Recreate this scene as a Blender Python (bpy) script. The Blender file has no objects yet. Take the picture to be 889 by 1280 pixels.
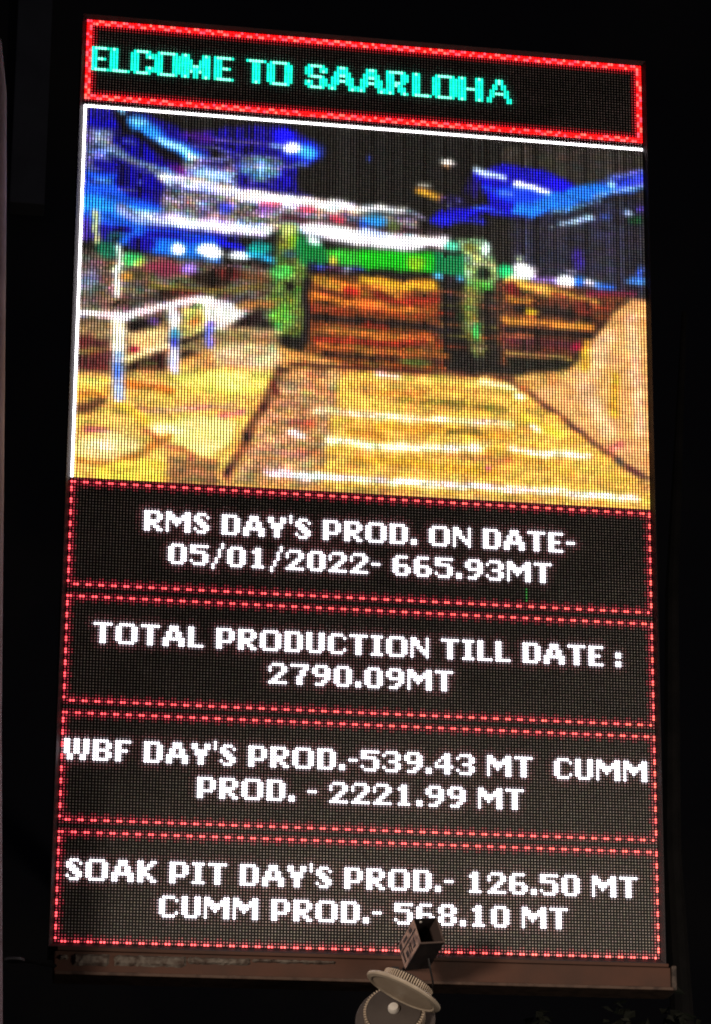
import bpy, math, random
import numpy as np
from mathutils import Vector, Matrix

# ------------------------------------------------------------------ camera, world, lamp, exposure
scn = bpy.context.scene
col = scn.collection
ZC = 3.9                       # height of the middle of the display above the ground (m)
P = 0.006                      # pitch of the diodes (m)
NX, NY = 192, 320

cam_data = bpy.data.cameras.new('camera')
cam = bpy.data.objects.new('camera', cam_data)
col.objects.link(cam)
_r, _u, _b = (0.97935446, -0.20142489, -0.01711311), (-0.0442364, -0.2961453, 0.95411797), (-0.19725108, -0.93366267, -0.29894153)
cam.matrix_world = Matrix(((_r[0], _u[0], _b[0], -0.744796),
                           (_r[1], _u[1], _b[1], -5.898589),
                           (_r[2], _u[2], _b[2], -2.308398 + ZC),
                           (0, 0, 0, 1)))
cam_data.sensor_fit = 'HORIZONTAL'
cam_data.sensor_width = 36
cam_data.lens = 162.3077
cam_data.shift_x = -0.368487
cam_data.shift_y = 0.250629
cam_data.clip_start = 0.05
cam_data.clip_end = 500
scn.camera = cam

world = bpy.data.worlds.new('World')
scn.world = world
world.use_nodes = True
bg = world.node_tree.nodes['Background']
bg.inputs[0].default_value = (0.7, 0.72, 1.0, 1)
bg.inputs[1].default_value = 0.009

def night_lamp(loc, aim, watts, size, color):
    ld = bpy.data.lights.new('yard_lamp', 'AREA')
    ld.shape = 'DISK'; ld.size = size; ld.energy = watts; ld.color = color
    o = bpy.data.objects.new('yard_lamp', ld)
    o.location = (loc[0], loc[1], loc[2] + ZC)
    o.rotation_euler = (Vector((aim[0], aim[1], aim[2] + ZC)) - o.location).to_track_quat('-Z', 'Y').to_euler()
    col.objects.link(o)
night_lamp((1.05, -1.2, -1.15), (0.3, 0.0, -0.9), 6, 0.5, (1.0, 0.86, 0.72))
sd = bpy.data.lights.new('yard_spot', 'SPOT')
sd.energy = 190; sd.shadow_soft_size = 0.22; sd.spot_size = math.radians(32); sd.spot_blend = 0.8; sd.color = (1.0, 0.84, 0.68)
so = bpy.data.objects.new('yard_spot', sd)
so.location = (-1.7, -2.5, ZC - 1.0)
so.rotation_euler = (Vector((0.06, -0.1, ZC - 1.26)) - so.location).to_track_quat('-Z', 'Y').to_euler()
col.objects.link(so)

scn.view_settings.view_transform = 'Standard'
scn.view_settings.look = 'None'
scn.view_settings.exposure = 0
scn.view_settings.gamma = 1
scn.render.engine = 'CYCLES'
scn.cycles.use_denoising = True
scn.cycles.max_bounces = 5
scn.cycles.diffuse_bounces = 3
scn.cycles.filter_width = 1.85
scn.cycles.sample_clamp_indirect = 6
rng = np.random.default_rng(7)
random.seed(5)

# ------------------------------------------------------------------ helpers
def tag(o, label=None, cat=None, group=None, kind=None):
    if label: o['label'] = label
    if cat: o['category'] = cat
    if group: o['group'] = group
    if kind: o['kind'] = kind
    return o

def empty(name, loc=(0, 0, 0)):
    o = bpy.data.objects.new(name, None)
    o.location = loc
    o.empty_display_size = 0.1
    col.objects.link(o)
    return o

def obj(name, me, parent=None):
    o = bpy.data.objects.new(name, me)
    col.objects.link(o)
    if parent: 
        o.parent = parent
        o.matrix_parent_inverse = Matrix.Identity(4)
    return o

class MB:
    def __init__(s): s.v, s.f = [], []
    def add(s, vs, fs):
        n = len(s.v)
        s.v += [tuple(q) for q in vs]
        s.f += [tuple(i + n for i in f) for f in fs]
    def box(s, c, d, m=None):
        x, y, z = d[0] / 2, d[1] / 2, d[2] / 2
        vs = [Vector((sx * x, sy * y, sz * z)) for sz in (-1, 1) for sy in (-1, 1) for sx in (-1, 1)]
        if m: vs = [m @ v for v in vs]
        vs = [v + Vector(c) for v in vs]
        s.add(vs, [(0, 2, 3, 1), (4, 5, 7, 6), (0, 1, 5, 4), (2, 6, 7, 3), (0, 4, 6, 2), (1, 3, 7, 5)])
    def lathe(s, prof, n=48, m=None):
        """prof: (radius, height) pairs, turned about local z"""
        vs, fs = [], []
        for r, h in prof:
            for k in range(n):
                a = 2 * math.pi * k / n
                v = Vector((r * math.cos(a), r * math.sin(a), h))
                vs.append(m @ v if m else v)
        for i in range(len(prof) - 1):
            for k in range(n):
                k2 = (k + 1) % n
                fs.append((i * n + k, i * n + k2, (i + 1) * n + k2, (i + 1) * n + k))
        fs.append(tuple(range(n))[::-1])
        fs.append(tuple((len(prof) - 1) * n + k for k in range(n)))
        s.add(vs, fs)
    def tube(s, pts, r, n=8):
        pts = [Vector(p) for p in pts]
        rings = []
        for i, p in enumerate(pts):
            d = (pts[min(i + 1, len(pts) - 1)] - pts[max(i - 1, 0)]).normalized()
            a = d.orthogonal().normalized(); b = d.cross(a)
            if rings:
                a = (rings[-1][1] - d * rings[-1][1].dot(d)).normalized(); b = d.cross(a)
            rr = r[i] if isinstance(r, (list, tuple)) else r
            rings.append(([p + (a * math.cos(2 * math.pi * k / n) + b * math.sin(2 * math.pi * k / n)) * rr for k in range(n)], a))
        vs = [v for g in rings for v in g[0]]
        fs = [(i * n + k, i * n + (k + 1) % n, (i + 1) * n + (k + 1) % n, (i + 1) * n + k) for i in range(len(pts) - 1) for k in range(n)]
        fs += [tuple(range(n))[::-1], tuple((len(pts) - 1) * n + k for k in range(n))]
        s.add(vs, fs)
    def build(s, name, mat, parent=None, bevel=0, smooth=False, seg=2):
        me = bpy.data.meshes.new(name)
        me.from_pydata(s.v, [], s.f)
        me.materials.append(mat)
        if smooth:
            me.shade_smooth()
        me.update()
        o = obj(name, me, parent)
        if bevel:
            b = o.modifiers.new('bevel', 'BEVEL'); b.width = bevel; b.segments = seg; b.limit_method = 'ANGLE'
        if smooth:
            try:
                me.set_sharp_from_angle(angle=math.radians(35))
            except Exception: pass
        return o

def mat(name, color, rough=0.6, metal=0.0, noise=None, spec=0.5, bump=None):
    """noise: (scale, second colour, low, high[, detail]); bump: (scale, strength)"""
    m = bpy.data.materials.new(name); m.use_nodes = True
    nt = m.node_tree; b = nt.nodes['Principled BSDF']
    b.inputs['Base Color'].default_value = (*color, 1)
    b.inputs['Roughness'].default_value = rough
    b.inputs['Metallic'].default_value = metal
    b.inputs['Specular IOR Level'].default_value = spec
    if noise or bump:
        tc = nt.nodes.new('ShaderNodeTexCoord')
    if noise:
        n = nt.nodes.new('ShaderNodeTexNoise'); n.inputs['Scale'].default_value = noise[0]; n.inputs['Detail'].default_value = 6
        nt.links.new(tc.outputs['Object'], n.inputs['Vector'])
        r = nt.nodes.new('ShaderNodeMapRange'); r.inputs['From Min'].default_value = noise[2]; r.inputs['From Max'].default_value = noise[3]
        nt.links.new(n.outputs['Fac'], r.inputs['Value'])
        mx = nt.nodes.new('ShaderNodeMix'); mx.data_type = 'RGBA'
        mx.inputs['A'].default_value = (*color, 1); mx.inputs['B'].default_value = (*noise[1], 1)
        nt.links.new(r.outputs['Result'], mx.inputs['Factor'])
        nt.links.new(mx.outputs['Result'], b.inputs['Base Color'])
    if bump:
        n2 = nt.nodes.new('ShaderNodeTexNoise'); n2.inputs['Scale'].default_value = bump[0]; n2.inputs['Detail'].default_value = 5
        nt.links.new(tc.outputs['Object'], n2.inputs['Vector'])
        bp = nt.nodes.new('ShaderNodeBump'); bp.inputs['Strength'].default_value = bump[1]; bp.inputs['Distance'].default_value = 0.002
        nt.links.new(n2.outputs['Fac'], bp.inputs['Height']); nt.links.new(bp.outputs['Normal'], b.inputs['Normal'])
    return m

def led_mat(name, sampled):
    m = bpy.data.materials.new(name); m.use_nodes = True
    nt = m.node_tree; b = nt.nodes['Principled BSDF']
    a = nt.nodes.new('ShaderNodeAttribute'); a.attribute_name = 'glow'
    nt.links.new(a.outputs['Color'], b.inputs['Emission Color'])
    b.inputs['Emission Strength'].default_value = 1
    p = nt.nodes.new('ShaderNodeAttribute'); p.attribute_name = 'pack'
    nt.links.new(p.outputs['Color'], b.inputs['Base Color'])
    b.inputs['Roughness'].default_value = 0.45
    m.cycles.emission_sampling = 'AUTO' if sampled else 'NONE'
    return m
M_LIT = led_mat('diode_lit', True)
M_DIM = led_mat('diode_faint', False)

def lin(c):
    c = np.clip(np.asarray(c, float) / 255, 0, 1)
    return np.where(c <= 0.04045, c / 12.92, ((c + 0.055) / 1.055) ** 2.4)

MODG = rng.uniform(0.86, 1.14, (10, 6))      # modules differ a little
def leds(name, cols, rows, glow, parent, m=M_LIT, kind=None, sx=1.0, sz=1.0):
    """one small domed diode per (column, row), as ONE mesh; glow is linear rgb"""
    cols = np.asarray(cols, float); rows = np.asarray(rows, float)
    n = len(cols)
    cx = (cols + 0.5 - NX / 2) * P; cz = (NY / 2 - rows - 0.5) * P
    ws = 1.0 if m is M_LIT else 0.66
    hw, hh, t = 0.68 * P / 2 * ws * sx, 0.70 * P / 2 * ws * sz, 0.0018
    q = 0.72
    bx = np.array([-hw, hw, hw, -hw, -hw * q, hw * q, hw * q, -hw * q])
    bz = np.array([-hh, -hh, hh, hh, -hh * q, -hh * q, hh * q, hh * q])
    by = np.array([0.0003] * 4 + [-t] * 4)
    v = np.empty((n, 8, 3))
    v[:, :, 0] = cx[:, None] + bx; v[:, :, 1] = by; v[:, :, 2] = cz[:, None] + bz
    f = np.array([[4, 5, 6, 7], [0, 1, 5, 4], [1, 2, 6, 5], [2, 3, 7, 6], [3, 0, 4, 7]])
    idx = (np.arange(n)[:, None, None] * 8 + f[None]).reshape(-1)
    me = bpy.data.meshes.new(name)
    me.vertices.add(n * 8); me.vertices.foreach_set('co', v.reshape(-1))
    me.loops.add(n * 20); me.loops.foreach_set('vertex_index', idx.astype(np.int32))
    me.polygons.add(n * 5); me.polygons.foreach_set('loop_start', (np.arange(n * 5) * 4).astype(np.int32))
    me.update(calc_edges=True)
    g = np.ones((n, 5, 4)); g[:, :, :3] = np.asarray(glow, float).reshape(-1, 1, 3) if np.ndim(glow) > 1 else np.asarray(glow, float)
    a = me.attributes.new('glow', 'FLOAT_COLOR', 'FACE'); a.data.foreach_set('color', g.reshape(-1))
    pk = np.ones((n, 5, 4)); base = np.array([0.62, 0.565, 0.52]) * MODG[rows.astype(int) // 32, cols.astype(int) // 32][:, None] * rng.uniform(0.7, 1.1, (n, 1)) * rng.uniform(0.93, 1.07, (n, 3))
    pk[:, :, :3] = base[:, None, :]
    a = me.attributes.new('pack', 'FLOAT_COLOR', 'FACE'); a.data.foreach_set('color', pk.reshape(-1))
    me.materials.append(m)
    o = obj(name, me, parent)
    if kind: o['kind'] = kind
    return o

# ------------------------------------------------------------------ night setting
m_wall = mat('dark_wall', (0.07, 0.07, 0.09), 0.9, noise=(1.1, (0.13, 0.12, 0.11), 0.5, 0.75), bump=(9, 0.5))
w = MB(); w.box((0, 4.6, 5.0), (18, 0.2, 12.0)); w.build('wall', m_wall)['kind'] = 'structure'
sp_ = MB(); sp_.box((-0.632, 4.42, 3.2 + ZC), (0.10, 0.03, 1.05)); sp_.box((-0.632, 4.45, 3.2 + ZC), (0.12, 0.10, 1.07))
o = sp_.build('wall_panel', mat('panel', (0.28, 0.28, 0.31), 0.7, noise=(3, (0.16, 0.16, 0.18), 0.4, 0.7)), None, bevel=0.004)
tag(o, 'faint grey upright panel on the dark wall at the upper left', 'panel')
m_ground = mat('ground', (0.05, 0.045, 0.04), 0.95, noise=(3, (0.03, 0.028, 0.026), 0.4, 0.6))
w = MB(); w.box((0, 0, -0.1), (60, 60, 0.2)); w.build('ground', m_ground)['kind'] = 'structure'

# ------------------------------------------------------------------ the display
board = empty('led_display_board', (0, 0, ZC))
tag(board, 'tall LED display board showing production figures below a bright factory picture', 'display board')
m_mask = mat('diode_mask', (0.012, 0.012, 0.012), 0.6, spec=0.3)
m_cab = mat('cabinet_black', (0.03, 0.028, 0.03), 0.5, noise=(30, (0.05, 0.045, 0.05), 0.45, 0.7))
c = MB(); c.box((0, 0.065, 0), (1.169, 0.10, 1.937)); c.build('cabinet', m_cab, board, bevel=0.003)
W2, H2 = NX * P / 2, NY * P / 2
fr = MB()
for x0, x1, z0, z1 in ((-W2 - .006, -W2 - .0006, -H2 - .006, H2 + .006), (W2 + .0006, W2 + .006, -H2 - .006, H2 + .006),
                       (-W2 - .0004, W2 + .0004, H2 + .0006, H2 + .006), (-W2 - .0004, W2 + .0004, -H2 - .006, -H2 - .0006)):
    fr.box(((x0 + x1) / 2, 0.004, (z0 + z1) / 2), (x1 - x0, 0.020, z1 - z0))
m_bez = mat('bezel', (0.03, 0.022, 0.025), 0.6)
IO = 0.0008; OW = 0.0080; YF = -0.0080; YI = -0.0006; YB = 0.016
ring = lambda e, y: [(-W2 - e, y, -H2 - e), (W2 + e, y, -H2 - e), (W2 + e, y, H2 + e), (-W2 - e, y, H2 + e)]
fr = MB()
vs = ring(IO, YB) + ring(IO, YI) + ring(OW, YF) + ring(OW + 0.0015, YF) + ring(OW + 0.0015, YB)
fr.add(vs, [(l * 4 + k, l * 4 + (k + 1) % 4, (l + 1) * 4 + (k + 1) % 4, (l + 1) * 4 + k) for l in range(4) for k in range(4)])
fr.build('bezel', m_bez, board)
tile = None
for i in range(6):
    for j in range(10):
        if tile is None:
            t = MB(); t.box((0, 0, 0), (0.1918, 0.014, 0.1918))
            tile = t.build('led_module', m_mask, board, bevel=0.0004, seg=1); o = tile
        else:
            o = tile.copy(); col.objects.link(o); o.parent = board
        o.location = ((i - 2.5) * 0.192, 0.007, (j - 4.5) * 0.192)

# ---- lettering of the message panels, dot by dot
FONT = {
'R': '11111.|11..11|11..11|11111.|1111..|11.11.|11..11', 'M': '11....11|111..111|11111111|1.111.11|1..1..11|1.....11|1.....11',
'S': '.111.|11..1|111..|.111.|..111|1..11|.111.', 'D': '11111.|11..11|11..11|11..11|11..11|11..11|11111.',
'A': '..111..|..111..|.11.11.|.11.11.|1111111|11...11|11...11', 'Y': '11..11|11..11|.1111.|.1111.|..11..|..11..|..11..',
'P': '11111.|11..11|11..11|11..11|11111.|11....|11....', 'O': '.11111.|11...11|11...11|11...11|11...11|11...11|.11111.',
'N': '11...1|111..1|111..1|1.11.1|1..111|1...11|1....1', 'T': '111111|..11..|..11..|..11..|..11..|..11..|..11..',
'E': '11111|11...|11...|1111.|11...|11...|11111', 'F': '11111|11...|11...|1111.|11...|11...|11...',
'L': '11...|11...|11...|11...|11...|11...|11111', 'U': '11..11|11..11|11..11|11..11|11..11|11..11|.1111.',
'C': '.1111.|11...1|11....|11....|11....|11...1|.1111.', 'I': '1111|.11.|.11.|.11.|.11.|.11.|1111',
'W': '11.11.11|11.11.11|11.11.11|11.11.11|11.11.11|.11..11.|.11..11.', 'B': '11111.|11..11|11..11|11111.|11..11|11..11|11111.',
'K': '11..11|11.11.|1111..|111...|1111..|11.11.|11..11', '.': '..|..|..|..|..|11|11', ':': '..|..|11|11|..|11|11',
'-': '...|...|...|111|...|...|...', "'": '^1|1|1|.|.|.|.|.', '/': '^...1|...1|..1.|..1.|..1.|.1..|.1..|1...|1...',
'0': '.1111.|11..11|11..11|11..11|11..11|11..11|.1111.', '1': '..11..|.111..|..11..|..11..|..11..|..11..|.1111.',
'2': '.1111.|1...11|1...11|...11.|..11..|.11...|111111', '3': '.1111.|1...11|....11|..111.|....11|1...11|.1111.',
'4': '...11.|..111.|.1.11.|1..11.|111111|...11.|...11.', '5': '111111|11....|11111.|....11|....11|1...11|.1111.',
'6': '.1111.|11....|11....|11111.|11..11|11..11|.1111.', '7': '111111|....11|...11.|...11.|..11..|..11..|..11..',
'8': '.1111.|11..11|11..11|.1111.|11..11|11..11|.1111.', '9': '.1111.|11..11|11..11|.11111|....11|...11.|.111..'}
def glyph(ch):
    g = FONT[ch]; top = 0
    if g[0] == '^': g = g[1:]; top = -1
    rows = g.split('|'); w = max(len(r) for r in rows)
    return [(x, y + top) for y, r in enumerate(rows) for x, q in enumerate(r) if q == '1'], w

PANELS = [
 (167, [("RMS DAY'S PROD. ON DATE-", 24), ("05/01/2022- 665.93MT", 32)], "message panel reading RMS DAY'S PROD. ON DATE- 05/01/2022- 665.93MT"),
 (206, [("TOTAL PRODUCTION TILL DATE :", 9), ("2790.09MT", 65)], 'message panel reading TOTAL PRODUCTION TILL DATE : 2790.09MT'),
 (245, [("WBF DAY'S PROD.-539.43 MT  CUMM", 1), ("PROD. - 2221.99 MT", 43)], "message panel reading WBF DAY'S PROD.-539.43 MT CUMM PROD. - 2221.99 MT"),
 (284, [("SOAK PIT DAY'S PROD.- 126.50 MT", 3), ("CUMM PROD.- 568.10 MT", 32)], "message panel reading SOAK PIT DAY'S PROD.- 126.50 MT CUMM PROD.- 568.10 MT")]
used = np.zeros((NY, NX), bool)

def blotch(h, w, sx, sy, r):
    """smooth random field 0..1"""
    gh, gw = int(h / sy) + 3, int(w / sx) + 3
    g = r.random((gh, gw))
    y = np.arange(h) / sy; x = np.arange(w) / sx
    y0 = y.astype(int); x0 = x.astype(int); fy = (y - y0)[:, None]; fx = (x - x0)[None]
    return (g[y0][:, x0] * (1 - fy) * (1 - fx) + g[y0][:, x0 + 1] * (1 - fy) * fx + g[y0 + 1][:, x0] * fy * (1 - fx) + g[y0 + 1][:, x0 + 1] * fy * fx)

ghost_mult = blotch(NY, NX, 9, 5, rng)
WHITE = np.array((4.4, 4.25, 4.7)); 
def near(mask, r):
    out = np.zeros_like(mask, float)
    for dy in range(-r, r + 1):
        for dx in range(-r, r + 1):
            d = math.hypot(dx, dy)
            if d <= r: out = np.maximum(out, np.roll(np.roll(mask, dy, 0), dx, 1) * (1 - d / (r + 1)))
    return out

for top, lines, lab in PANELS:
    pan = empty('message_panel'); pan.parent = board
    pan['label'] = lab
    pm = np.zeros((NY, NX), bool)
    todo = []
    for li, (txt, u0) in enumerate(lines):
        x = u0; y = top + 9 + 11 * li
        for ch in txt:
            if ch == ' ':
                x += 3; continue
            dots, w = glyph(ch)
            cs = [x + a for a, b in dots]; rs = [y + b for a, b in dots]
            todo.append((ch, cs, rs))
            for a, b in zip(cs, rs): pm[b, a] = True
            x += w + 1
    # border: two diodes on, two off, running round the panel
    bc, br = [], []
    def on(cc, rr):
        if not pm[rr, cc]: bc.append(cc); br.append(rr)
    for k in range(0, NX - 1, 4):
        on(k, top); on(k + 1, top)
    for k in range(2, NX - 1, 4):
        on(k, top + 35)
        if k + 1 < NX - 1: on(k + 1, top + 35)
    for k in range(2, 34, 4):
        on(0, top + k); on(0, top + k + 1)
    on(0, top + 34)
    for k in range(0, 34, 4):
        on(NX - 1, top + k); on(NX - 1, top + k + 1)
    n = len(bc)
    g = np.array((3.6, 0.22, 0.28))[None] * rng.uniform(0.75, 1.15, (n, 1)) * np.array([1, 1, 1])
    warm = (np.array(bc) / NX)[:, None] * np.array([0, 0.45, -0.1]) * rng.uniform(0.2, 1.2, (n, 1))
    g = g * (1 + warm)
    leds('border_lights', bc, br, g, pan)
    for a, b in zip(bc, br): used[b, a] = True
    for ch, cs, rs in todo:
        nm = 'letter' if ch.isalpha() else 'digit' if ch.isdigit() else 'punctuation_mark'
        leds(nm, cs, rs, WHITE[None] * rng.uniform(0.88, 1.12, (len(cs), 1)), pan, sx=1.08, sz=1.10)
        for a, b in zip(cs, rs): used[b, a] = True
    rr, cc = np.mgrid[top:top + 36, 0:NX]
    rr, cc = rr.ravel(), cc.ravel()
    free = ~used[rr, cc]
    rr, cc = rr[free], cc[free]
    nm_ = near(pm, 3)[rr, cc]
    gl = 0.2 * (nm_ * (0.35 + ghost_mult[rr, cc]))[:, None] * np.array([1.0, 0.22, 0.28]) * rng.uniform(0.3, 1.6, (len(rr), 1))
    gl = gl + (near(pm, 1)[rr, cc] > 0)[:, None] * 0.24 * np.array([1.0, 0.86, 1.0])  # pale bloom round the letters, put into the neighbouring off diodes
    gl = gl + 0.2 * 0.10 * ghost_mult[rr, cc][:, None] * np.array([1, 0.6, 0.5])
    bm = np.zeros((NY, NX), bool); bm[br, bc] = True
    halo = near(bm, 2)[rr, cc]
    gl = gl + (1.1 * halo ** 1.5 * rng.uniform(0.5, 1.5, len(rr)))[:, None] * np.array([1.0, 0.03, 0.09])  # red bloom of the border, painted as glow on nearby off diodes
    gz = (cc == 149) & (rr > 195) & (rr < 201) if top == 167 else np.zeros(len(rr), bool)
    gl[gz] = (0.02, 0.35, 0.04)
    leds('off_diodes_bloom', cc, rr, gl, pan, M_DIM, 'stuff')
    used[top:top + 36] = True
# off rows between panels and beside the picture, border bloom put into their glow
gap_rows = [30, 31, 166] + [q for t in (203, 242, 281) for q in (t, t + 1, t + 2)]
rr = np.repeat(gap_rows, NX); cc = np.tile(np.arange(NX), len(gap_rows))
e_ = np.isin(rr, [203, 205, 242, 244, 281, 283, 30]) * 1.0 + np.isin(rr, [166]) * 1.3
leds('off_diodes_bloom', cc, rr, (1.1 * 0.22 * e_ * rng.uniform(0.3, 1.6, len(rr)))[:, None] * np.array([1.0, 0.03, 0.1]), board, M_DIM, 'stuff')

# ---- welcome strip: rows 0-29
strip = empty('welcome_strip'); strip.parent = board
strip['label'] = 'top strip with green scrolling welcome text inside a red border'
HF = {
'E': '111111|11....|11....|11....|11111.|11....|11....|11....|111111', 'L': '11....|11....|11....|11....|11....|11....|11....|11....|111111',
'C': '.11111.|11...11|11...11|11.....|11.....|11.....|11...11|11...11|.11111.', 'O': '.111111.|11....11|11....11|11....11|11....11|11....11|11....11|11....11|.111111.',
'M': '11.....11|11.....11|111...111|111...111|1111.1111|11.111.11|11.111.11|11..1..11|11..1..11', 'T': '111111|..11..|..11..|..11..|..11..|..11..|..11..|..11..|..11..',
'S': '.11111.|11...11|11...11|11.....|.11111.|.....11|11...11|11...11|.11111.', 'A': '...111...|...111...|..11.11..|..11.11..|.11...11.|.1111111.|.11...11.|11.....11|11.....11',
'R': '111111.|11...11|11...11|11...11|111111.|11.11..|11..11.|11..11.|11...11', 'H': '11....11|11....11|11....11|11....11|11111111|11....11|11....11|11....11|11....11'}
sm = np.zeros((NY, NX), bool); todo = []
for ch, x0, smear in (('E', 1, 1), ('L', 8, 1), ('C', 15, 1), ('O', 23, 1), ('M', 32, 1), ('E', 43, 1), ('T', 54, 1), ('O', 61, 1),
                      ('S', 74, 1), ('A', 82, 1), ('A', 92, 1), ('R', 102, 1), ('L', 111, 1), ('O', 118, 1), ('H', 127, 1), ('A', 137, 0)):
    rows = HF[ch].split('|'); d = {}
    for y, r in enumerate(rows):
        for x, q in enumerate(r):
            if q == '1':
                for k in range(smear + 1):
                    d[(x0 + x + k, 10 + y)] = d.get((x0 + x + k, 10 + y), 0) + 1
    d = {k: v for k, v in d.items() if k[0] > 1 and not sm[k[1], k[0]]}
    for k in d: sm[k[1], k[0]] = True
    todo.append(d)
for d in todo:
    cs = [k[0] for k in d]; rs = [k[1] for k in d]
    g = []
    for (x, y), v in d.items():
        bar = ((x - 1, y) in d and (x + 1, y) in d and not ((x, y - 1) in d and (x, y + 1) in d))
        b = (0.22, 1.25, 0.80) if bar else (0.0, 0.95, 0.60)
        g.append(np.array(b) * 2.2 * (1.0 if v > 1 or bar else 0.75) * rng.uniform(0.8, 1.2))
    leds('letter', cs, rs, np.array(g), strip, sx=1.1, sz=1.35)
    for k in d: used[k[1], k[0]] = True
bc, br, g = [], [], []
for r_ in range(30):
    for c_ in range(NX):
        ring = min(r_, 29 - r_, c_, NX - 1 - c_)
        if ring > 1 or used[r_, c_]: continue
        along = (c_ if min(r_, 29 - r_) <= 1 else r_)
        pink = (along // 2 + ring) % 2 == 0 and rng.random() < 0.8
        k = rng.uniform(0.75, 1.25)
        if pink: g.append((2.2 * 1.15 * k, 0.2 * k * rng.uniform(.5, 1.5), 0.2 * 1.05 * k))
        else: g.append((2.2 * k, 0.0, 0.004))
        bc.append(c_); br.append(r_); used[r_, c_] = True
leds('border_lights', bc, br, np.array(g), strip, sx=1.22, sz=1.25)
rr, cc = np.mgrid[0:30, 0:NX]; rr, cc = rr.ravel(), cc.ravel()
free = ~used[rr, cc]; rr, cc = rr[free], cc[free]
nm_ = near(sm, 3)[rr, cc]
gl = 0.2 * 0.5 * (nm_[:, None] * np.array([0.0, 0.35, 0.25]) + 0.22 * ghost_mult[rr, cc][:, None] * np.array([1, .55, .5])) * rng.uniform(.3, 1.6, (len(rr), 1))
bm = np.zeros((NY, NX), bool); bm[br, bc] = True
gl = gl + (1.1 * 2.2 * near(bm, 2)[rr, cc] ** 2)[:, None] * np.array([1.0, 0.0, 0.02]) + (0.5 * near(sm, 1)[rr, cc] ** 2)[:, None] * np.array([0.0, 0.30, 0.18])  # bloom of border and text painted as glow on the off diodes
leds('off_diodes_bloom', cc, rr, gl, strip, M_DIM, 'stuff')
used[:30] = True

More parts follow.
